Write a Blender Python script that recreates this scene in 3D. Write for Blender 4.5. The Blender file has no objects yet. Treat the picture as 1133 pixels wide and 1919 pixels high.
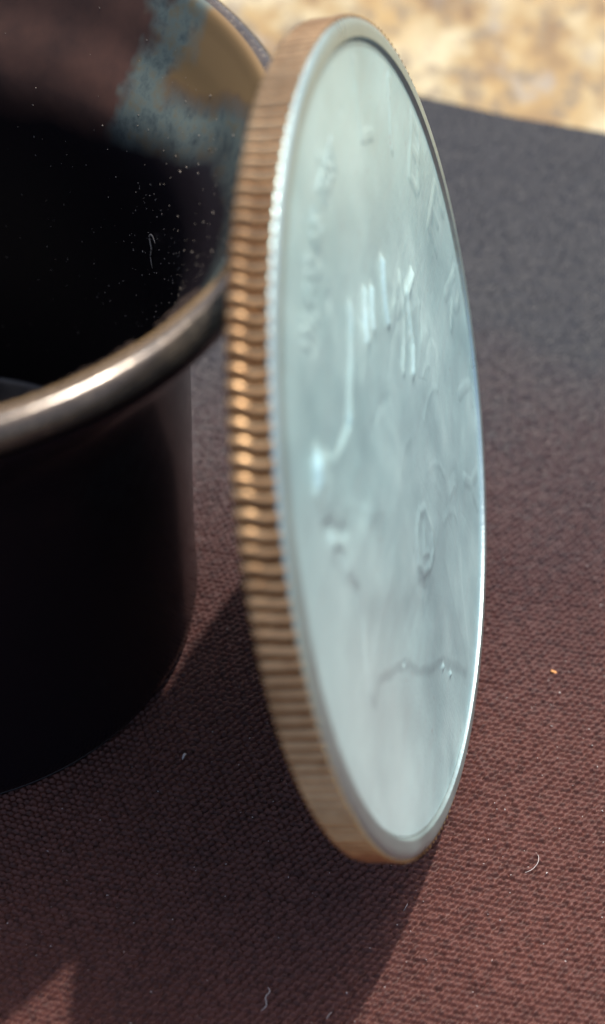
import bpy, math, random
import numpy as np
from mathutils import Matrix, Vector

U = 0.001                       # everything below is written in millimetres
random.seed(7)
RNG = np.random.default_rng(7)
SC = bpy.context.scene
COL = SC.collection

# ------------------------------------------------------------------ camera
cam_d = bpy.data.cameras.new('camera')
cam = bpy.data.objects.new('camera', cam_d)
COL.objects.link(cam)
cr = Vector((0.99836461, 0.04286302, 0.03782668))
cu = Vector((-0.05716727, 0.74855635, 0.66060222))
cb = cr.cross(cu)
cam.matrix_world = Matrix(((cr.x, cu.x, cb.x, 0.0),
                           (cr.y, cu.y, cb.y, -51.3946 * U),
                           (cr.z, cu.z, cb.z, 58.2374 * U),
                           (0, 0, 0, 1)))
cam_d.sensor_fit = 'VERTICAL'
cam_d.sensor_height = 24
cam_d.sensor_width = 24
cam_d.lens = 24 * 3025.7 / 1919
cam_d.clip_start = 0.002
cam_d.clip_end = 50
cam_d.dof.use_dof = True
cam_d.dof.focus_distance = 66 * U
cam_d.dof.aperture_fstop = cam_d.lens / 1.25
SC.camera = cam

# ------------------------------------------------------------------ sun and sky
SUN = Vector((0.185, 0.36, 1.0)).normalized()
EL = math.asin(SUN.z)
AZ = math.atan2(SUN.x, SUN.y)
w = bpy.data.worlds.new('World')
SC.world = w
w.use_nodes = True
nt = w.node_tree
sky = nt.nodes.new('ShaderNodeTexSky')
sky.sky_type = 'NISHITA'
sky.sun_disc = False
sky.sun_elevation = EL
sky.sun_rotation = AZ
sky.altitude = 200
sky.dust_density = 6
sky.ozone_density = 0.5
nt.nodes['Background'].inputs[1].default_value = 0.15
nt.links.new(sky.outputs[0], nt.nodes['Background'].inputs[0])
sd = bpy.data.lights.new('sun', 'SUN')
sd.energy = 2.9
sd.angle = math.radians(1.1)
sd.color = (1.0, 0.94, 0.86)
sun = bpy.data.objects.new('sun', sd)
COL.objects.link(sun)
sun.rotation_euler = SUN.to_track_quat('Z', 'Y').to_euler()
SC.view_settings.view_transform = 'Standard'
SC.view_settings.look = 'None'
SC.view_settings.exposure = 0.78
SC.view_settings.gamma = 1

# ------------------------------------------------------------------ helpers
def mesh(name, V, F, mat, parent=None, smooth=True, loc=None):
    """V (n,3) array in mm, F list/array of faces -> one mesh object"""
    me = bpy.data.meshes.new(name)
    V = np.asarray(V, dtype=np.float32) * U
    if isinstance(F, np.ndarray):
        k = F.shape[1]
        me.vertices.add(len(V))
        me.vertices.foreach_set('co', V.ravel())
        me.loops.add(F.size)
        me.polygons.add(len(F))
        me.loops.foreach_set('vertex_index', F.astype(np.int32).ravel())
        me.polygons.foreach_set('loop_start', np.arange(0, F.size, k, dtype=np.int32))
        me.polygons.foreach_set('loop_total', np.full(len(F), k, dtype=np.int32))
        me.update(calc_edges=True)
        me.validate()
    else:
        me.from_pydata([tuple(float(c) for c in v) for v in V], [], F)
        me.update()
    if smooth:
        me.polygons.foreach_set('use_smooth', np.ones(len(me.polygons), dtype=bool))
    me.materials.append(mat)
    o = bpy.data.objects.new(name, me)
    COL.objects.link(o)
    if parent is not None:
        o.parent = parent
    if loc is not None:
        o.location = Vector(loc) * U
    return o

def grid_faces(n, m, wrap=False):
    """vertex index i*m+j ; i<n rows, j<m columns; wrap closes the columns"""
    jm = m if wrap else m - 1
    i, j = np.meshgrid(np.arange(n - 1), np.arange(jm), indexing='ij')
    a = i * m + j
    b = i * m + (j + 1) % m
    return np.stack([a, b, b + m, a + m], -1).reshape(-1, 4)

def tag(o, label=None, cat=None, kind=None, group=None):
    if label: o['label'] = label
    if cat: o['category'] = cat
    if kind: o['kind'] = kind
    if group: o['group'] = group
    return o

def empty(name, label, cat):
    o = bpy.data.objects.new(name, None)
    o.empty_display_size = 0.003
    COL.objects.link(o)
    return tag(o, label, cat)

def hashn(i, j, s=0.0):
    v = np.sin(i * 127.1 + j * 311.7 + s * 74.7) * 43758.5453
    return v - np.floor(v)

def vnoise(x, y, s=0.0):
    xi, yi = np.floor(x), np.floor(y)
    fx, fy = x - xi, y - yi
    fx = fx * fx * (3 - 2 * fx); fy = fy * fy * (3 - 2 * fy)
    a = hashn(xi, yi, s); b = hashn(xi + 1, yi, s)
    c = hashn(xi, yi + 1, s); d = hashn(xi + 1, yi + 1, s)
    return (a * (1 - fx) + b * fx) * (1 - fy) + (c * (1 - fx) + d * fx) * fy

def fbm(x, y, s=0.0, o=4):
    t = 0; a = .5; k = 1.0
    for q in range(o):
        t = t + a * (vnoise(x * k, y * k, s + q) - .5); a *= .5; k *= 2.03
    return t

def sstep(a, b, x):
    t = np.clip((x - a) / (b - a), 0, 1)
    return t * t * (3 - 2 * t)

class Mat:
    def __init__(s, name, base=(.5, .5, .5), rough=.5, metal=0.0, **kw):
        s.m = bpy.data.materials.new(name)
        s.m.use_nodes = True
        s.t = s.m.node_tree
        s.b = s.t.nodes['Principled BSDF']
        s.b.inputs['Base Color'].default_value = (*base, 1)
        s.b.inputs['Roughness'].default_value = rough
        s.b.inputs['Metallic'].default_value = metal
        for k, v in kw.items():
            s.b.inputs[k.replace('_', ' ')].default_value = v
        s.co = s.t.nodes.new('ShaderNodeTexCoord').outputs['Object']
    def n(s, typ, **kw):
        x = s.t.nodes.new(typ)
        for k, v in kw.items(): setattr(x, k, v)
        return x
    def l(s, a, b): s.t.links.new(a, b)
    def mp(s, scale=(1, 1, 1), rot=(0, 0, 0), loc=(0, 0, 0)):
        m = s.n('ShaderNodeMapping')
        m.inputs['Scale'].default_value = tuple(q / U for q in scale)   # texture space in mm
        m.inputs['Rotation'].default_value = rot
        m.inputs['Location'].default_value = loc
        s.l(s.co, m.inputs[0]); return m.outputs[0]
    def noise(s, scale, detail=4, rough=.55, vec=None, dist=0.0):
        x = s.n('ShaderNodeTexNoise')
        x.inputs['Scale'].default_value = scale
        x.inputs['Detail'].default_value = detail
        x.inputs['Roughness'].default_value = rough
        x.inputs['Distortion'].default_value = dist
        s.l(vec if vec is not None else s.mp(), x.inputs['Vector'])
        return x.outputs['Fac']
    def ramp(s, fac, stops, interp='LINEAR'):
        x = s.n('ShaderNodeValToRGB')
        cr_ = x.color_ramp; cr_.interpolation = interp
        while len(cr_.elements) < len(stops): cr_.elements.new(.5)
        for e, (p, c) in zip(cr_.elements, stops):
            e.position = p; e.color = (*c, 1) if len(c) == 3 else c
        s.l(fac, x.inputs[0]); return x.outputs[0]
    def mix(s, fac, a, b, mode='MIX'):
        x = s.n('ShaderNodeMix', data_type='RGBA', blend_type=mode)
        for sock, v in ((x.inputs[0], fac), (x.inputs[6], a), (x.inputs[7], b)):
            if hasattr(v, 'default_value') or hasattr(v, 'is_output'): s.l(v, sock)
            elif isinstance(v, (int, float)): sock.default_value = v
            else: sock.default_value = (*v, 1)
        return x.outputs[2]
    def bump(s, h, dist, strength=1.0):
        x = s.n('ShaderNodeBump')
        x.inputs['Distance'].default_value = dist * U
        x.inputs['Strength'].default_value = strength
        s.l(h, x.inputs['Height']); s.l(x.outputs[0], s.b.inputs['Normal'])
        return x
    def maprange(s, v, a, b, c, d):
        x = s.n('ShaderNodeMapRange')
        for i, q in enumerate((a, b, c, d)): x.inputs[i + 1].default_value = q
        s.l(v, x.inputs[0]); return x.outputs[0]

# ------------------------------------------------------------------ materials
def m_granite():
    m = Mat('granite', rough=.32)
    big = m.noise(.10, 2, .5, m.mp(scale=(1, .6, 1)))
    mid = m.noise(.27, 4, .6, m.mp(scale=(1, .6, 1), loc=(31, 7, 0)))
    fine = m.noise(.62, 4, .6, m.mp(scale=(1, .6, 1), loc=(3, 77, 0)))
    grey = m.noise(.25, 3, .6, m.mp(scale=(1, .6, 1), loc=(90, 11, 5)))
    c = m.ramp(mid, [(0.38, (.13, .075, .022)), (.46, (.22, .145, .05)), (.54, (.27, .21, .10)), (.64, (.35, .30, .18))])
    c = m.mix(m.ramp(big, [(.50, (0, 0, 0)), (.68, (1, 1, 1))]), c, (.28, .185, .06))
    c = m.mix(m.ramp(grey, [(.56, (0, 0, 0)), (.68, (.85, .85, .85))]), c, (.20, .175, .135))
    c = m.mix(m.ramp(fine, [(.38, (.75, .75, .75)), (.48, (0, 0, 0))]), c, (.12, .09, .05))
    m.l(c, m.b.inputs['Base Color'])
    m.bump(fine, .02, .2)
    return m.m

def m_cloth():
    m = Mat('brown_cloth', rough=.5)
    a = m.noise(.12, 3, .5)
    f = m.noise(7.0, 4, .7)
    st = m.noise(2.6, 2, .6, m.mp(loc=(3, 1, 0)))
    c = m.ramp(a, [(.3, (.054, .0165, .0125)), (.7, (.072, .0225, .0165))])
    c = m.mix(m.ramp(f, [(.35, (0, 0, 0)), (.75, (.8, .8, .8))]), c, m.mix(.3, c, (.16, .09, .08)))
    c = m.mix(m.ramp(st, [(.36, (.55, .55, .55)), (.52, (0, 0, 0))]), c, (.022, .008, .007))
    # grazing sky sheen put into the base colour, slate towards the hem
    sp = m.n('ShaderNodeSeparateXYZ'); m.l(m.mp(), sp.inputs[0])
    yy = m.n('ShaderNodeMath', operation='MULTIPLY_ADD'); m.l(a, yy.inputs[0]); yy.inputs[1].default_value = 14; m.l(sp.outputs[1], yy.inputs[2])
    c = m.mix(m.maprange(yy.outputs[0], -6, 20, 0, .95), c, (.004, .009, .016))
    m.l(c, m.b.inputs['Base Color'])
    m.b.inputs['Specular IOR Level'].default_value = .22
    m.b.inputs['Sheen Weight'].default_value = .05
    m.b.inputs['Sheen Roughness'].default_value = .4
    m.b.inputs['Sheen Tint'].default_value = (.9, .85, .9, 1)
    m.bump(m.noise(11, 3, .7), .02, .6)
    return m.m

def m_silver(rim=False):
    m = Mat('worn_silver', rough=.4, metal=.6)
    # strike lustre: fine radial flow marks plus blotchy toning
    blot = m.noise(.22, 4, .6)
    strk = m.noise(1.0, 4, .65, m.mp(scale=(.5, 3.2, 1), rot=(0, 0, .5)))
    c = m.ramp(blot, [(.32, (.35, .545, .56)), (.5, (.44, .655, .66)), (.68, (.54, .76, .75))])
    c = m.mix(m.ramp(strk, [(.35, (.2, .2, .2)), (.6, (0, 0, 0))]), c, (.46, .54, .56))
    spots = m.noise(2.1, 2, .5, m.mp(loc=(4, 9, 2)))
    c = m.mix(m.ramp(spots, [(.70, (0, 0, 0)), (.78, (.5, .5, .5))]), c, (.33, .37, .36))
    # light and shade put into the colour: paler low side and top, darker portrait
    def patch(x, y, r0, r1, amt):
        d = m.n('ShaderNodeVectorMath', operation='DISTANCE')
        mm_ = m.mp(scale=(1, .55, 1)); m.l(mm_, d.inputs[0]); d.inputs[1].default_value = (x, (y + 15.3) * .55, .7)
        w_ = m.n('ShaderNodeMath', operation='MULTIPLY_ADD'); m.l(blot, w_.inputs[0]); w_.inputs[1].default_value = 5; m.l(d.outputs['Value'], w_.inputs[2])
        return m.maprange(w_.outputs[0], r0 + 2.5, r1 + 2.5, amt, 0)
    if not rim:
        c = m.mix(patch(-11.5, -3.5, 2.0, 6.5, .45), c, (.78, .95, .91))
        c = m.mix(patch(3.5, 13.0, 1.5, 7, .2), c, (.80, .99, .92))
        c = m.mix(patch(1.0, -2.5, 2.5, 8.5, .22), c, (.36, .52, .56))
    m.l(c, m.b.inputs['Base Color'])
    m.l(m.maprange(blot, .3, .7, .34, .46), m.b.inputs['Roughness'])
    s1 = m.noise(1.0, 3, .6, m.mp(scale=(1.2, 16, 1), rot=(0, 0, .9)))
    s2 = m.noise(1.0, 3, .6, m.mp(scale=(14, 1.0, 1), rot=(0, 0, .25)))
    sc = m.n('ShaderNodeMath', operation='ADD'); m.l(s1, sc.inputs[0]); m.l(s2, sc.inputs[1])
    sc2 = m.n('ShaderNodeMath', operation='MULTIPLY_ADD'); m.l(strk, sc2.inputs[0]); sc2.inputs[1].default_value = 1.2; m.l(sc.outputs[0], sc2.inputs[2])
    gr = m.noise(5.5, 3, .7)
    sc3 = m.n('ShaderNodeMath', operation='MULTIPLY_ADD'); m.l(gr, sc3.inputs[0]); sc3.inputs[1].default_value = 1.0; m.l(sc2.outputs[0], sc3.inputs[2])
    m.bump(sc3.outputs[0], .025, .5)
    if rim: 
        m.l(m.mix(.6, c, (.40, .475, .45)), m.b.inputs['Base Color']); m.b.inputs['Metallic'].default_value = .85; m.l(m.maprange(blot, .3, .7, .26, .40), m.b.inputs['Roughness'])
    return m.m

def m_copper():
    m = Mat('copper_edge', rough=.34, metal=.85)
    n1 = m.noise(.22, 3, .6)
    n2 = m.noise(3.0, 4, .7)
    c = m.ramp(n1, [(.3, (.33, .20, .10)), (.7, (.66, .44, .235))])
    c = m.mix(m.ramp(n2, [(.3, (.5, .5, .5)), (.55, (0, 0, 0))]), c, (.24, .11, .04))
    m.l(c, m.b.inputs['Base Color'])
    m.bump(n2, .01, .3)
    return m.m

def m_groove():
    m = Mat('dark_copper_groove', base=(.22, .11, .055), rough=.55, metal=.6)
    n2 = m.noise(4.0, 4, .7)
    m.l(m.ramp(n2, [(.3, (.03, .014, .006)), (.7, (.09, .042, .018))]), m.b.inputs['Base Color'])
    return m.m

def m_black():
    m = Mat('black_glaze', base=(.005, .004, .006), rough=.16)
    m.b.inputs['Specular IOR Level'].default_value = .26
    n1 = m.noise(1.2, 4, .7)
    m.l(m.maprange(n1, .3, .7, .12, .24), m.b.inputs['Roughness'])
    return m.m

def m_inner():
    """inside of the cup: black with a brown band and teal and ochre patches below the lip"""
    m = Mat('inner_wall_colours', rough=.5)
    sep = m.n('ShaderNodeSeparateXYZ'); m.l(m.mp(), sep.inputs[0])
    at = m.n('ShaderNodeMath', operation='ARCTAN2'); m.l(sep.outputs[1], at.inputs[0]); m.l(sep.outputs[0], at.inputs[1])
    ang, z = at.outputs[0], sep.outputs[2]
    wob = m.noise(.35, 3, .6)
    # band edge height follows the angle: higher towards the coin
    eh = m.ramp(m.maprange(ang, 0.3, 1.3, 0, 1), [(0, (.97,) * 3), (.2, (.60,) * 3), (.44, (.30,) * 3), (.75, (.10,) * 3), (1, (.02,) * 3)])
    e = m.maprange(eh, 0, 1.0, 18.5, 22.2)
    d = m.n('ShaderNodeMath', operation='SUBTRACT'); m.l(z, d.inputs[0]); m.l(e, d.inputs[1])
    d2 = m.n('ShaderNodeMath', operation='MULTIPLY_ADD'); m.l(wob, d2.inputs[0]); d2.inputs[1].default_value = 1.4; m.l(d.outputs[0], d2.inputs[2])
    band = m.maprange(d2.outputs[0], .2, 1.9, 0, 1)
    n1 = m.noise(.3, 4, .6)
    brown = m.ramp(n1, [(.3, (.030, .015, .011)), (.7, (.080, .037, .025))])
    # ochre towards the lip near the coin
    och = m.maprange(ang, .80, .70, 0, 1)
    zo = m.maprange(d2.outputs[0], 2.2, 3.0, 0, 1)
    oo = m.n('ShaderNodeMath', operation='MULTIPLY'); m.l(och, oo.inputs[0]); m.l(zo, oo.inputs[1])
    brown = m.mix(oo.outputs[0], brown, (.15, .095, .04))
    # teal strip
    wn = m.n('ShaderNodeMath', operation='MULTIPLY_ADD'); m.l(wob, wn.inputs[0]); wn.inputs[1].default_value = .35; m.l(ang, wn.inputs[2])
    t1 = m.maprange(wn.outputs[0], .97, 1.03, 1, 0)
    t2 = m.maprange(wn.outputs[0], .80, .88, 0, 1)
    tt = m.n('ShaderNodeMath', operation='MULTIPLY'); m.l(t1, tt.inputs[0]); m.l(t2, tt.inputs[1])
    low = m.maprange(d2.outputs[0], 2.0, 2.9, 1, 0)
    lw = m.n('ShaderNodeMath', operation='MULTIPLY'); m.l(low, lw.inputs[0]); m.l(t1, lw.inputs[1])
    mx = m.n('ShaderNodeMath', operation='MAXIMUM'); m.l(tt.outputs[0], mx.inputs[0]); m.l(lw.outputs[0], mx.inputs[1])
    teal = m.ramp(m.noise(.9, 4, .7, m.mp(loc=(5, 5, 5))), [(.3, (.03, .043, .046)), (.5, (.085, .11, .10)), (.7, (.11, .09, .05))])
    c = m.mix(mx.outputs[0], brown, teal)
    c = m.mix(band, (.006, .0045, .006), c)  # black below the band edge; brown, teal and ochre above it
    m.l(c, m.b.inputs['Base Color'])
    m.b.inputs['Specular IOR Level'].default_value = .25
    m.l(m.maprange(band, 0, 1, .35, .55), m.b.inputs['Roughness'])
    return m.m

def m_rim():
    m = Mat('worn_rim_glaze', rough=.2, metal=.4)
    n1 = m.noise(1.1, 5, .7)
    n2 = m.noise(6, 3, .7)
    c = m.ramp(n1, [(.3, (.035, .030, .027)), (.6, (.07, .056, .045)), (.75, (.12, .095, .07))])
    c = m.mix(m.ramp(n2, [(.6, (0, 0, 0)), (.7, (1, 1, 1))]), c, (.30, .25, .18))
    m.l(c, m.b.inputs['Base Color'])
    m.l(m.maprange(n2, .3, .7, .08, .26), m.b.inputs['Roughness'])
    m.bump(n2, .02, .3)
    return m.m

GRANITE, CLOTH, SILVER, COPPER, GROOVE = m_granite(), m_cloth(), m_silver(), m_copper(), m_groove()
SILVER_RIM = m_silver(True)
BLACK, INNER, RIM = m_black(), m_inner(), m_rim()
FL = Mat('mottled_black_floor', rough=.4)  # black floor mottled with grey
FL.l(FL.ramp(FL.noise(.9, 5, .7), [(.35, (.006, .006, .007)), (.7, (.05, .046, .045))]), FL.b.inputs['Base Color'])
FLOOR = FL.m
LINT = Mat('white_lint', base=(.42, .38, .37), rough=.8).m
ORANGE = Mat('orange_crumb', base=(.65, .30, .10), rough=.7).m
DUST = Mat('pale_dust', base=(.24, .21, .175), rough=.9).m
CRUMB = Mat('brown_residue', base=(.06, .036, .024), rough=.7).m

# ------------------------------------------------------------------ countertop
def countertop():
    s = 450.0; z1, z0 = -1.3, -30.0
    V = []; b = 2.0
    for (dx, z) in ((0, z0), (0, z1 - b), (.6, z1 - .6), (b, z1)):
        for (sx, sy) in ((-1, -1), (1, -1), (1, 1), (-1, 1)):
            V.append((sx * (s - dx), 200 + sy * (s - dx), z))
    F = []
    for k in range(3):
        for q in range(4):
            a = k * 4 + q; c = k * 4 + (q + 1) % 4
            F.append((a, c, c + 4, a + 4))
    F.append((12, 13, 14, 15)); F.append((3, 2, 1, 0))
    o = mesh('granite_countertop', V, F, GRANITE, smooth=False)
    tag(o, 'polished cream and ochre speckled granite countertop beyond the cloth edge', None, 'structure')
countertop()

# ------------------------------------------------------------------ woven cloth
def weave(x, y):
    """height in mm of the knitted cloth"""
    wx = x + 1.5 * fbm(x * .07, y * .07, 3, 2) + .10 * fbm(x * .8, y * .8, 9, 2)
    wy = y + 2.2 * fbm(x * .06, y * .06, 5, 2) + .10 * fbm(x * .8, y * .8, 12, 2)
    th = math.radians(10)
    px, py = .325, .245
    X = (wx * math.cos(th) - wy * math.sin(th)) / px
    Y = (wx * math.sin(th) + wy * math.cos(th)) / py
    best = np.zeros_like(X)
    r0 = np.floor(Y)
    for dr in (-1, 0, 1):
        r = r0 + dr
        xs = X + .5 * (r % 2)
        c0 = np.floor(xs)
        for dc in (-1, 0, 1):
            c = c0 + dc
            j1 = hashn(c, r, 1); j2 = hashn(c, r, 2); j3 = hashn(c, r, 3)
            fu = xs - c - .5 + (j1 - .5) * .22
            fv = Y - r - .5 + (j2 - .5) * .22
            fv2 = fv - .38 * fu + .35 * (fu * fu - .1)
            e = 1 - (fu / (.46 + .12 * j1)) ** 2 - (fv2 / (.40 + .08 * j3)) ** 2
            best = np.maximum(best, np.clip(e, 0, 1) ** .42 * (.74 + .38 * j3))
    return best * .20 - .16

def folds(x, y):
    """soft lie of the cloth, flat where coin and cup stand"""
    d = np.minimum(np.hypot(x + 16, y + 6) - 13, np.abs(x - 7.4) * .6 + np.maximum(np.abs(y + 10) - 5, 0))
    k = sstep(1, 14, d)
    return k * (1.7 * fbm(x * .045, y * .045, 21, 2) - .12)

def cloth():
    xs = np.concatenate([np.linspace(-60, -14, 70)[:-1], np.arange(-14, 17.5, .055), np.linspace(17.5, 70, 90)[1:]])
    ys = np.concatenate([np.linspace(-75, -31, 50)[:-1], np.arange(-31, -5, .055)])
    y = ys[-1]; st = .055; yy = []
    while y < 39:
        st = min(st * 1.004, .16); y += st; yy.append(y)
    ys = np.concatenate([ys, yy])
    X, Y = np.meshgrid(xs, ys)            # rows follow y
    # shear the far end so that it is the cut edge of the cloth
    t = np.clip((Y + 5) / (ys[-1] + 5), 0, 1)
    edge = 36.6 - .2571 * (X - 6.3) + .35 * fbm(X * .2, X * 0 + 3, 2, 3)
    Y = Y + t ** 1.0 * (edge - ys[-1])
    fade = sstep(-16, -13.5, X) * sstep(18, 16.5, X)
    Z = weave(X, Y) * fade + folds(X, Y)
    dist = edge - Y
    Z -= .9 * (1 - sstep(0, 1.2, dist))            # edge rolls down to the counter
    n, m_ = X.shape
    V = np.stack([X, Y, Z], -1).reshape(-1, 3)
    F = grid_faces(n, m_)
    # skirt: last row repeated on the counter
    sk = np.stack([X[-1], Y[-1] + .05, np.full(m_, -1.28)], -1)
    base = len(V)
    V = np.concatenate([V, sk])
    j = np.arange(m_ - 1)
    F = np.concatenate([F, np.stack([(n - 1) * m_ + j, (n - 1) * m_ + j + 1, base + j + 1, base + j], -1)])
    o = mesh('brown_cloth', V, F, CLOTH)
    tag(o, 'dark brown knitted cloth lying under the coin and the black cup', 'cloth')
cloth()

# ------------------------------------------------------------------ black cup
KX, KY = -16.2533, -5.9814
KR, KH = 14.912, 24.33
def lathe(prof, n=256, wob=0.0):
    prof = np.array(prof, float)
    t = np.linspace(0, 2 * np.pi, n, endpoint=False)
    R = prof[:, 0][:, None] * np.ones(n)
    if wob:
        R = R + wob * np.sin(3 * t + 1)[None] * (prof[:, 1][:, None] / 24)
    V = np.stack([R * np.cos(t), R * np.sin(t), prof[:, 1][:, None] + 0 * t], -1).reshape(-1, 3)
    return V, grid_faces(len(prof), n, True)

def spline(pts, k=8):
    P = np.array(pts, float); out = []
    for i in range(len(P) - 1):
        p0 = P[max(i - 1, 0)]; p1 = P[i]; p2 = P[i + 1]; p3 = P[min(i + 2, len(P) - 1)]
        for s in range(k):
            t = s / k
            out.append(.5 * ((2 * p1) + (-p0 + p2) * t + (2 * p0 - 5 * p1 + 4 * p2 - p3) * t * t + (-p0 + 3 * p1 - 3 * p2 + p3) * t ** 3))
    out.append(P[-1]); return np.array(out)

def cup():
    root = empty('black_cup', 'glossy black round cup with a worn metal rim, left of the coin', 'cup')
    root.location = Vector((KX, KY, 0)) * U
    outer = spline([(0.01, .25), (10.6, .25), (11.1, .02), (11.55, .3), (11.68, 1.0), (11.62, 2.5), (11.55, 6), (11.55, 11), (11.55, 15), (11.7, 17.5), (12.3, 19.4), (13.4, 21.0), (14.6, 22.3), (15.15, 23.1), (15.42, 23.8)])
    V, F = lathe(outer); mesh('cup_body', V, F[:, ::-1], BLACK, root)
    a = np.linspace(-.36 * np.pi, .95 * np.pi - .55, 22)
    a = a[a < .54 * np.pi]
    tube = [(KR + .10 + .62 * math.cos(q + .25), KH + .10 + .62 * math.sin(q + .25)) for q in a]
    V, F = lathe(tube, 320); mesh('rim', V, F, RIM, root)
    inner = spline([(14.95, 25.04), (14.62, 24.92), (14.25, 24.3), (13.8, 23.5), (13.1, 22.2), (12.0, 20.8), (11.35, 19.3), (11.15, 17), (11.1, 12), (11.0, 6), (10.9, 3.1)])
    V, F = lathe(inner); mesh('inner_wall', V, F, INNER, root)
    fl = spline([(11.0, 3.3), (10.7, 3.0), (9.6, 2.85), (9.3, 3.05), (9.0, 2.85), (5, 2.8), (0.01, 2.8)])
    V, F = lathe(fl); mesh('cup_floor', V, F, FLOOR, root)
    return inner
INN = cup()

def inner_r(z):
    o = INN[::-1]
    return np.interp(z, o[:, 1], o[:, 0])

def flecks(name, pts, sizes, mat, label, cat=None):
    """many tiny uneven flecks joined into one stuff object; pts are (position, normal)"""
    Vs, Fs = [], []; b = 0
    tet = np.array([(1, 0, -.4), (-.5, .87, -.4), (-.5, -.87, -.4), (0, 0, .8), (.3, .2, -1)])
    fc = [(0, 1, 3), (1, 2, 3), (2, 0, 3), (1, 0, 4), (2, 1, 4), (0, 2, 4)]
    for (p, n), s in zip(pts, sizes):
        q = tet * np.array(s) * RNG.uniform(.6, 1.3, (5, 3))
        A = np.array(Vector(n).to_track_quat('Z', 'Y').to_matrix())
        ang = RNG.uniform(0, 6.28)
        R2 = np.array([[math.cos(ang), -math.sin(ang), 0], [math.sin(ang), math.cos(ang), 0], [0, 0, 1]])
        Vs.append((A @ (R2 @ q.T)).T + np.array(p)); Fs += [tuple(i + b for i in f) for f in fc]; b += 5
    o = mesh(name, np.concatenate(Vs), Fs, mat)
    return tag(o, label, cat, 'stuff')

pts, sz = [], []
for i in range(460):
    if RNG.random() < .6:
        th = math.radians(RNG.uniform(-15, 42)); z = RNG.uniform(8, 23.0)
    else:
        th = math.radians(RNG.uniform(20, 92)); z = RNG.uniform(3, 23.3)
    r = float(inner_r(z)) - .02
    pts.append(((KX + r * math.cos(th), KY + r * math.sin(th), z), (-math.cos(th), -math.sin(th), .1)))
    s = RNG.uniform(.02, .052) * (1.6 if RNG.random() < .08 else 1)
    sz.append((s * RNG.uniform(1, 1.8), s * RNG.uniform(.4, .8), s * .5))
flecks('dust', pts, sz, DUST, 'pale dust specks scattered over the inside of the black cup', 'dust')
pts, sz = [], []
for i in range(1500):
    th = math.radians(RNG.uniform(-75, -8)); z = 24.0 - abs(RNG.normal(0, .38))
    th2 = math.degrees(th)
    if vnoise(np.array(th2 * .25), np.array(3.)) < .35: continue
    r = float(inner_r(z)) - RNG.uniform(-.05, .22)
    pts.append(((KX + r * math.cos(th), KY + r * math.sin(th), z + .25), (-math.cos(th), -math.sin(th), .6)))
    s = RNG.uniform(.03, .11); sz.append((s, s * .8, s * .6))
flecks('residue', pts, sz, CRUMB, 'brown crusty residue clinging just inside the near lip of the cup', 'residue')

# ------------------------------------------------------------------ coin
C = Vector((3.69998639, -9.62091483, 15.18235125 + .03))
cn = Vector((0.94813873, -0.11916355, 0.29467439)).normalized()
cv = Vector((-0.29237428, 0.03674605, 0.95559772)).normalized()
ca = Vector((0.12470054, 0.99219442, 0.0)).normalized()
R = 15.3; T = 1.66
coin = empty('silver_coin', 'silver-faced coin with a copper reeded edge, leaning on edge against the black cup', 'coin')
# the fitted centre lies on the front rim plane; move to the mid plane
Cm = C - cn * (T / 2)
contact = Cm - cv * R
M = Matrix(((ca.x, cv.x, cn.x, contact.x * U), (ca.y, cv.y, cn.y, contact.y * U), (ca.z, cv.z, cn.z, contact.z * U), (0, 0, 0, 1)))
coin.matrix_world = M
# local frame: x = along ca, y = along cv, z = face normal; the disc centre is (0, R, 0)

def seg_d(X, Y, pts):
    d = np.full(X.shape, 1e9)
    for (x0, y0), (x1, y1) in zip(pts[:-1], pts[1:]):
        dx, dy = x1 - x0, y1 - y0
        t = np.clip(((X - x0) * dx + (Y - y0) * dy) / (dx * dx + dy * dy + 1e-12), 0, 1)
        d = np.minimum(d, np.hypot(X - x0 - t * dx, Y - y0 - t * dy))
    return d
def inside(X, Y, poly):
    r = np.zeros(X.shape, bool)
    for (x0, y0), (x1, y1) in zip(poly, poly[1:] + poly[:1]):
        if y0 == y1: continue
        cnd = ((Y < y0) != (Y < y1)) & (X < (x1 - x0) * (Y - y0) / (y1 - y0) + x0)
        r ^= cnd
    return r
def smooth_poly(pts, k=5):
    P = np.array(pts, float); n = len(P); out = []
    for i in range(n):
        p0, p1, p2, p3 = P[i - 1], P[i], P[(i + 1) % n], P[(i + 2) % n]
        for s in range(k):
            t = s / k
            out.append(tuple(.5 * ((2 * p1) + (-p0 + p2) * t + (2 * p0 - 5 * p1 + 4 * p2 - p3) * t * t + (-p0 + 3 * p1 - 3 * p2 + p3) * t ** 3)))
    return out

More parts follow.
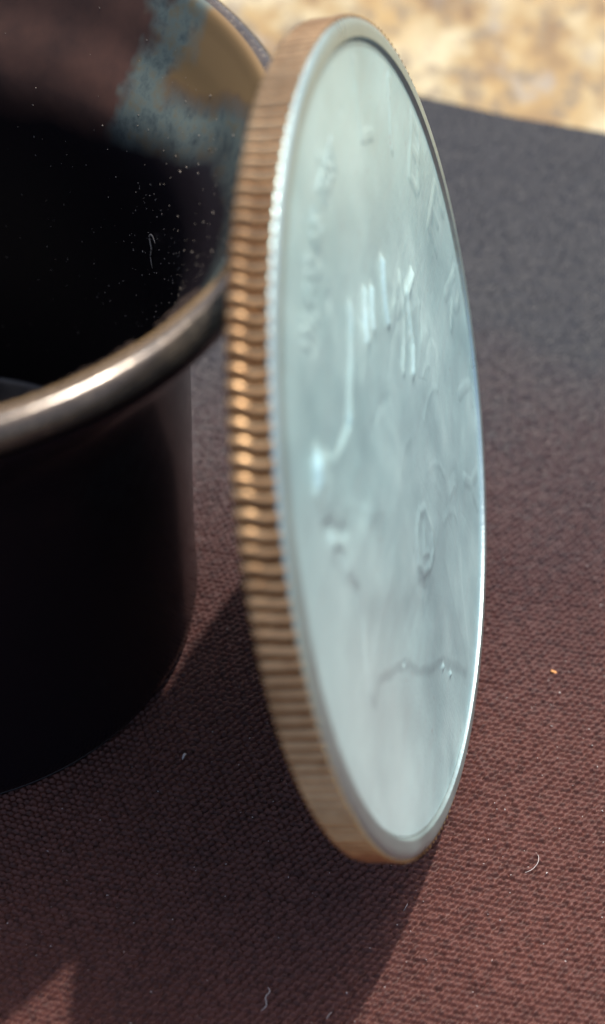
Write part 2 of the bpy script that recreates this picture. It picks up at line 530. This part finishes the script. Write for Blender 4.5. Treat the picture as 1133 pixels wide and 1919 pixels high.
HEAD = [(.42, .17), (.34, .30), (.235, .385), (.17, .345), (.10, .40), (.05, .37), (0.0, .43), (-.04, .41), (-.085, .505), (-.15, .455),
        (-.22, .415), (-.30, .380), (-.39, .392), (-.46, .425), (-.525, .50), (-.575, .505), (-.60, .44), (-.605, .37), (-.625, .32), (-.60, .26),
        (-.615, .19), (-.60, .12), (-.62, .06), (-.67, .0), (-.71, -.07), (-.70, -.12), (-.63, -.13), (-.55, -.20), (-.45, -.31), (-.38, -.43),
        (-.30, -.53), (-.22, -.60), (-.17, -.68), (-.10, -.79), (-.05, -.87), (.03, -.84), (.12, -.70), (.24, -.60), (.38, -.50), (.48, -.36), (.54, -.18), (.50, .02)]
STROKES = {'L': [[(0, 1), (0, 0), (.6, 0)]], 'I': [[(.3, 1), (.3, 0)]],
           'B': [[(0, 0), (0, 1), (.45, 1), (.58, .88), (.58, .65), (.45, .53), (0, .53)], [(.45, .53), (.63, .4), (.63, .13), (.48, 0), (0, 0)]],
           'E': [[(.6, 1), (0, 1), (0, 0), (.6, 0)], [(0, .52), (.48, .52)]],
           'R': [[(0, 0), (0, 1), (.45, 1), (.6, .86), (.6, .63), (.45, .5), (0, .5)], [(.3, .5), (.64, 0)]],
           'N': [[(0, 0), (0, 1), (.6, 0), (.6, 1)]], 'G': [[(.6, .85), (.3, 1), (0, .7), (0, .3), (.3, 0), (.6, .2), (.6, .5), (.35, .5)]],
           'O': [[(.3, 1), (0, .7), (0, .3), (.3, 0), (.6, .3), (.6, .7), (.3, 1)]], 'D': [[(0, 0), (0, 1), (.35, 1), (.6, .7), (.6, .3), (.35, 0), (0, 0)]],
           'W': [[(0, 1), (.15, 0), (.35, .7), (.55, 0), (.7, 1)]], 'U': [[(0, 1), (0, .3), (.3, 0), (.6, .3), (.6, 1)]],
           'S': [[(.6, .85), (.3, 1), (0, .8), (.1, .55), (.5, .45), (.6, .2), (.3, 0), (0, .15)]],
           'T': [[(0, 1), (.7, 1)], [(.35, 1), (.35, 0)]], 'Y': [[(0, 1), (.33, .5), (.66, 1)], [(.33, .5), (.33, 0)]]}

def relief(X, Y):
    """height (mm) over the field of the coin face; X, Y in mm from the centre"""
    x, y = X / R, Y / R
    x = x + .035 * fbm(X * .35, Y * .35, 71, 3); y = y + .035 * fbm(X * .35, Y * .35, 83, 3)
    poly = smooth_poly(HEAD)
    sd = seg_d(x, y, poly + poly[:1]) * R
    ins = inside(x, y, poly)
    sd = np.where(ins, sd, -sd)
    h = (.11 * (.55 + .45 * sstep(-.25, .12, y + .25 * x)) * sstep(-.10 - .15 * sstep(.1, -.3, y), .32, sd) * sstep(.25, -.25, x + y * .3) + .05 * sstep(-.6, 1.6, sd)) + .20 * sstep(.1, 5.5, sd)
    h += ins * sstep(.2, 2.0, sd) * (.05 * fbm(x * 5, y * 5, 40, 3))
    def ridge(pts, wdt, amp):
        d = seg_d(x, y, pts) * R
        return amp * np.exp(-(d / wdt) ** 2)
    # brow, cheek and jaw
    h += ridge([(-.30, .33), (-.36, .28), (-.38, .20)], .9, 0.072)
    h -= ridge([(-.43, .35), (-.44, .24)], .7, 0.072)
    h += ridge([(-.50, .44), (-.56, .40)], .5, 0.048)
    h -= ridge([(-.60, .36), (-.55, .28)], .28, 0.060)
    h += ridge([(-.60, .15), (-.50, .02), (-.38, -.12), (-.25, -.2)], 1.5, 0.084)
    h += ridge([(-.35, .12), (-.28, .02)], 2.2, 0.084)
    h -= ridge([(-.55, -.02), (-.42, -.20), (-.25, -.36)], 1.1, 0.072)
    # ear
    ear = [(-.05, -.20), (-.10, -.155), (-.17, -.155), (-.215, -.21), (-.19, -.275), (-.13, -.32), (-.07, -.325), (-.04, -.28), (-.05, -.20)]
    h += ridge(ear, .22, .05)
    h += ridge([(-.10, -.22), (-.15, -.25), (-.11, -.29)], .18, .04)
    h -= ridge([(-.23, -.16), (-.25, -.25), (-.20, -.33)], .3, .03)
    # hair: combed strands running over the crown, as long shallow ridges
    hair = sstep(-.24, -.10, x + .45 * (y + .0)) * ins * sstep(.05, .9, sd) * sstep(.16, .30, np.hypot(x + .12, (y + .24)))
    # strand direction
    for i in range(30):
        hx = -.20 + .66 * hashn(np.array(float(i)), np.array(1.)); hy = -.55 + .95 * hashn(np.array(float(i)), np.array(2.))
        ln = .10 + .16 * hashn(np.array(float(i)), np.array(3.)); an = math.radians(140 + 40 * float(hashn(np.array(float(i)), np.array(4.))) + 40 * hy)
        p = [(hx + ln * t * math.cos(an + .5 * t), hy + ln * t * math.sin(an + .5 * t)) for t in (-.5, -.2, .1, .5)]
        h += ridge(p, .16 + .12 * float(hashn(np.array(float(i)), np.array(5.))), .016 * (1 if i % 3 else -1)) * np.clip(hair, 0, 1)
    # bold locks of the fringe
    for p, wd, am in (([(.235, .375), (.18, .33), (.13, .275)], .22, .15), ([(.10, .395), (.05, .365), (.02, .345)], .20, .12),
                      ([(.04, .43), (-.01, .40), (-.05, .37)], .22, .12), ([(-.085, .50), (-.18, .435), (-.30, .378)], .22, .09),
                      ([(.43, .165), (.33, .19), (.25, .09), (.18, .06)], .24, .13), ([(.33, .25), (.25, .17), (.12, .12)], .2, .06),
                      ([(-.53, .50), (-.60, .455), (-.61, .40)], .26, .13), ([(-.62, .31), (-.61, .22)], .35, .05)):
        h += ridge(p, wd, am)
    # arc of raised capitals round the border, worn low
    for ch, deg in zip('LIBERTY', (58, 40, 22, 4, -15, -34, -54)):
        q = math.radians(deg)
        er = np.array((math.cos(q), math.sin(q))); et = np.array((math.sin(q), -math.cos(q)))   # up, right
        cx, cy = er * .725
        lw, lh = .155, .165
        Ls = []
        for st in STROKES[ch]:
            Ls.append([(cx + et[0] * (a - .32) * lw + er[0] * b * lh, cy + et[1] * (a - .32) * lw + er[1] * b * lh) for a, b in st])
        d = np.minimum.reduce([seg_d(x, y, s) for s in Ls]) * R
        h = np.maximum(h, 0) + .032 * sstep(.40, .08, d) * np.clip(1 - h / .3, 0, 1)
    # small worn motto following the border
    text = 'IN GOD WE TRUST'
    for k, ch in enumerate(text):
        if ch == ' ': continue
        q = math.radians(121 - 2.75 * k)
        er = np.array((math.cos(q), math.sin(q))); et = np.array((math.sin(q), -math.cos(q)))
        cx, cy = er * .745
        d = np.minimum.reduce([seg_d(x, y, [(cx + et[0] * (a - .3) * .042 + er[0] * b * .056, cy + et[1] * (a - .3) * .042 + er[1] * b * .056) for a, b in stt]) for stt in STROKES[ch]]) * R
        h = h + .045 * sstep(.16, .03, d)
    # hairline scratches and contact marks
    for k in range(14):
        hx, hy = -.75 + 1.5 * float(hashn(np.array(k + .5), np.array(11.))), -.8 + 1.6 * float(hashn(np.array(k + .5), np.array(12.)))
        an = 6.28 * float(hashn(np.array(k + .5), np.array(13.))); ln = .04 + .16 * float(hashn(np.array(k + .5), np.array(14.)))
        h -= ridge([(hx, hy), (hx + ln * math.cos(an), hy + ln * math.sin(an)), (hx + 1.8 * ln * math.cos(an + .15), hy + 1.8 * ln * math.sin(an + .15))], .05, .007)
    # wear: gentle waves and small nicks
    h += .018 * fbm(x * 4 + 7, y * 4, 60, 3)
    for (px, py, w_, a_) in ((-.10, .775, .22, -.05), (-.19, .70, .25, .05), (-.2, .62, .3, -.05), (-.30, .65, .2, .05), (-.37, .63, .22, -.05), (.02, .83, .2, .04), (.25, .78, .2, -.03),
                             (-.46, -.28, .12, -.08), (-.22, -.62, .15, .1), (-.18, -.70, .12, .1)):
        h += a_ * np.exp(-(np.hypot(x - px, y - py) * R / w_) ** 2)
    return h

def coin_face():
    nt_, rf = 1100, 14.4
    rr = np.linspace(.02, rf, 230)
    t = np.linspace(0, 2 * np.pi, nt_, endpoint=False)
    RR, TT = np.meshgrid(rr, t, indexing='ij')
    X, Y = RR * np.cos(TT), RR * np.sin(TT)
    Z = T / 2 - .145 + relief(X, Y) * sstep(14.35, 13.8, RR) + .0 * sstep(6, 14.3, RR) * np.clip(np.cos(TT - math.radians(222)), 0, 1) ** 1.3 * sstep(14.4, 14.1, RR)
    V = np.stack([X, Y + R, Z], -1).reshape(-1, 3)
    F = grid_faces(len(rr), nt_, True)
    b = len(V)
    V = np.concatenate([V, [[0, R, Z[0, 0]]]])
    mesh('coin_face', V, F, SILVER, coin)
coin_face()

def coin_rim(sign, name):
    prof = [(14.42, .15), (14.48, .11), (14.51, .03), (14.52, .008), (14.55, 0.0), (14.62, 0.0), (14.82, .0), (14.92, .006), (15.02, .03), (15.11, .075), (15.18, .13), (15.22, .18), (15.23, .21), (15.05, .26)]
    if sign < 0: prof = [(r - .22, dz) for r, dz in prof]
    n = 720
    t = np.linspace(0, 2 * np.pi, n, endpoint=False)
    nz = .012 * fbm(np.cos(t) * 30, np.sin(t) * 30, 8, 3)
    rows = []
    for i, (r, dz) in enumerate(prof):
        rows.append(np.stack([(r + nz) * np.cos(t), (r + nz) * np.sin(t) + R, sign * (T / 2 - dz) + 0 * t + nz * .5], -1))
    V = np.concatenate(rows)
    F = grid_faces(len(prof), n, True)
    if sign < 0: F = F[:, ::-1]
    return mesh(name, V, F, SILVER_RIM, coin)
coin_rim(1, 'rim')
coin_rim(-1, 'rim')
def coin_back():
    t = np.linspace(0, 2 * np.pi, 256, endpoint=False)
    rr = np.linspace(.05, 14.3, 30)
    RR, TT = np.meshgrid(rr, t, indexing='ij')
    X, Y = RR * np.cos(TT), RR * np.sin(TT)
    Z = -(T / 2 - .30) - .12 * sstep(9, 2, RR) * (1 + fbm(X * .3, Y * .3, 5, 3))
    V = np.stack([X, Y + R, Z], -1).reshape(-1, 3)
    mesh('coin_back', V, grid_faces(30, 256, True)[:, ::-1], SILVER, coin)
coin_back()

def coin_edge():
    n = 300; wd = T / 2 - .15
    t = np.linspace(0, 2 * np.pi, n, endpoint=False)
    zz = np.array([-wd, -wd * .5, 0, wd * .5, wd])
    V = np.concatenate([np.stack([15.13 * np.cos(t), 15.13 * np.sin(t) + R, z + 0 * t], -1) for z in zz])
    core = mesh('edge', V, grid_faces(5, n, True)[:, ::-1], GROOVE, coin)
    N = 184; pitch = 2 * math.pi / N
    nu, nz = 9, 15
    for k in range(N):
        th = k * pitch + .004 * (random.random() - .5)
        deg = (math.degrees(th) + 180) % 360 - 180
        if deg < -90: deg += 360
        amp = .46 * math.exp(-((deg - 124) / 25) ** 2) + .05
        hgt = .225 + .025 * (random.random() - .5)
        kz = -.16 + .14 * (random.random() - .5)
        P = []
        for i in range(nz):
            s = -1 + 2 * i / (nz - 1)
            z = s * (wd + .02)
            sh = amp * .5 * math.tanh((s - kz) / .28) * pitch - .10 * pitch * s * (1 if deg > 160 else .2)
            fall = 1 - .85 * max(0, (-s - .86) / .14) ** 2
            dip = 1 - .28 * math.exp(-((s - kz) / .22) ** 2) * (amp / .5)
            for j in range(nu):
                q = -1 + 2 * j / (nu - 1)
                prof = (math.cos(q * math.pi / 2)) ** .8 if abs(q) < 1 else 0
                rad = 15.10 + hgt * prof * fall * dip
                a = th + sh + q * pitch * .40
                P.append((rad * math.cos(a), rad * math.sin(a) + R, z))
        F = grid_faces(nz, nu)
        mesh('reed', P, F[:, ::-1].copy(), COPPER, core)
coin_edge()

# ------------------------------------------------------------------ lint
def surf_z(x, y):
    x = np.array([float(x)]); y = np.array([float(y)])
    return float((weave(x, y) + folds(x, y))[0])

def hair(name, pts, rad, mat, label, cat, zoff=.06):
    """a thin tapered fibre through pts"""
    P = spline(pts, 6); n = len(P); V = []; k = 5
    for i, p in enumerate(P):
        tv = Vector(P[min(i + 1, n - 1)] - P[max(i - 1, 0)]).normalized()
        a = tv.cross(Vector((0, 0, 1)));
        a = a.normalized() if a.length > 1e-3 else Vector((1, 0, 0))
        b = tv.cross(a)
        r = rad * (1 - .7 * abs(2 * i / (n - 1) - 1) ** 3)
        for q in range(k):
            c = a * math.cos(q * 2 * math.pi / k) * r + b * math.sin(q * 2 * math.pi / k) * r
            V.append(Vector(p) + c)
    V = np.array([tuple(v) for v in V])
    F = [tuple(int(i) for i in f) for f in grid_faces(n, k, True)] + [tuple(range(k))[::-1], tuple((n - 1) * k + i for i in range(k))]
    base = P[0]
    V = V - base
    o = mesh(name, V, F, mat, loc=base)
    return tag(o, label, cat)

def ground_hair(x, y, offs, rad, label, mat=LINT, name='lint_fibre', cat='lint'):
    pts = [(x + dx, y + dy, surf_z(x + dx, y + dy) + .05 + dz) for dx, dy, dz in offs]
    hair(name, pts, rad, mat, label, cat)
ground_hair(10.1, -18.5, [(-.3, -.25, 0), (0, -.1, .05), (.22, .15, .08), (.30, .5, .05), (.22, .8, .0)], .013, 'pale hooked lint fibre on the sunlit cloth right of the coin foot')
ground_hair(-.3, -24.9, [(-.2, -.2, 0), (.0, .0, .1), (-.05, .3, .15), (.1, .6, .05), (.0, .8, 0)], .017, 'white curled lint fibre in the shadow of the coin near the bottom')
ground_hair(2.1, -25.3, [(-.1, 0, 0), (0, .25, .1), (.12, .4, 0)], .014, 'short white lint fibre at the bottom edge of the coin shadow')
ground_hair(5.0, -20.6, [(-.1, -.1, 0), (.03, .1, .08), (.08, .3, 0)], .013, 'tiny pale lint fibre just in front of the coin foot')
ground_hair(-4.4, -14.2, [(-.08, -.05, 0), (.0, .05, .06), (.06, .14, 0)], .05, 'white lint speck between the cup and the coin')
ground_hair(11.6, -8.6, [(-.14, .02, 0), (0, 0, .05), (.16, -.03, 0)], .06, 'small orange crumb on the cloth right of the coin', ORANGE, 'crumb', 'crumb')
# fibre stuck to the inside of the cup
ph = []
for dth, z in ((-1.9, 16.6), (0, 16.75), (1.2, 16.5), (.3, 16.0), (.9, 15.5), (.2, 15.0)):
    th = math.radians(30 + dth); r = float(inner_r(z)) - .08
    ph.append((KX + r * math.cos(th), KY + r * math.sin(th), z))
hair('lint_fibre', ph, .04, DUST, 'crooked grey lint fibre stuck to the inside of the cup', 'lint')
# fine loose fuzz over the cloth
pts, sz = [], []
for i in range(420):
    x = RNG.uniform(-12, 16); y = RNG.uniform(-29, 4)
    if math.hypot(x - KX, y - KY) < 13: continue
    s = RNG.uniform(.018, .04)
    pts.append(((x, y, surf_z(x, y) + .02), (0, 0, 1))); sz.append((s * RNG.uniform(1, 2.2), s, s * .5))
flecks('fuzz', pts, sz, LINT, 'tiny pale lint specks scattered over the brown cloth', 'lint')
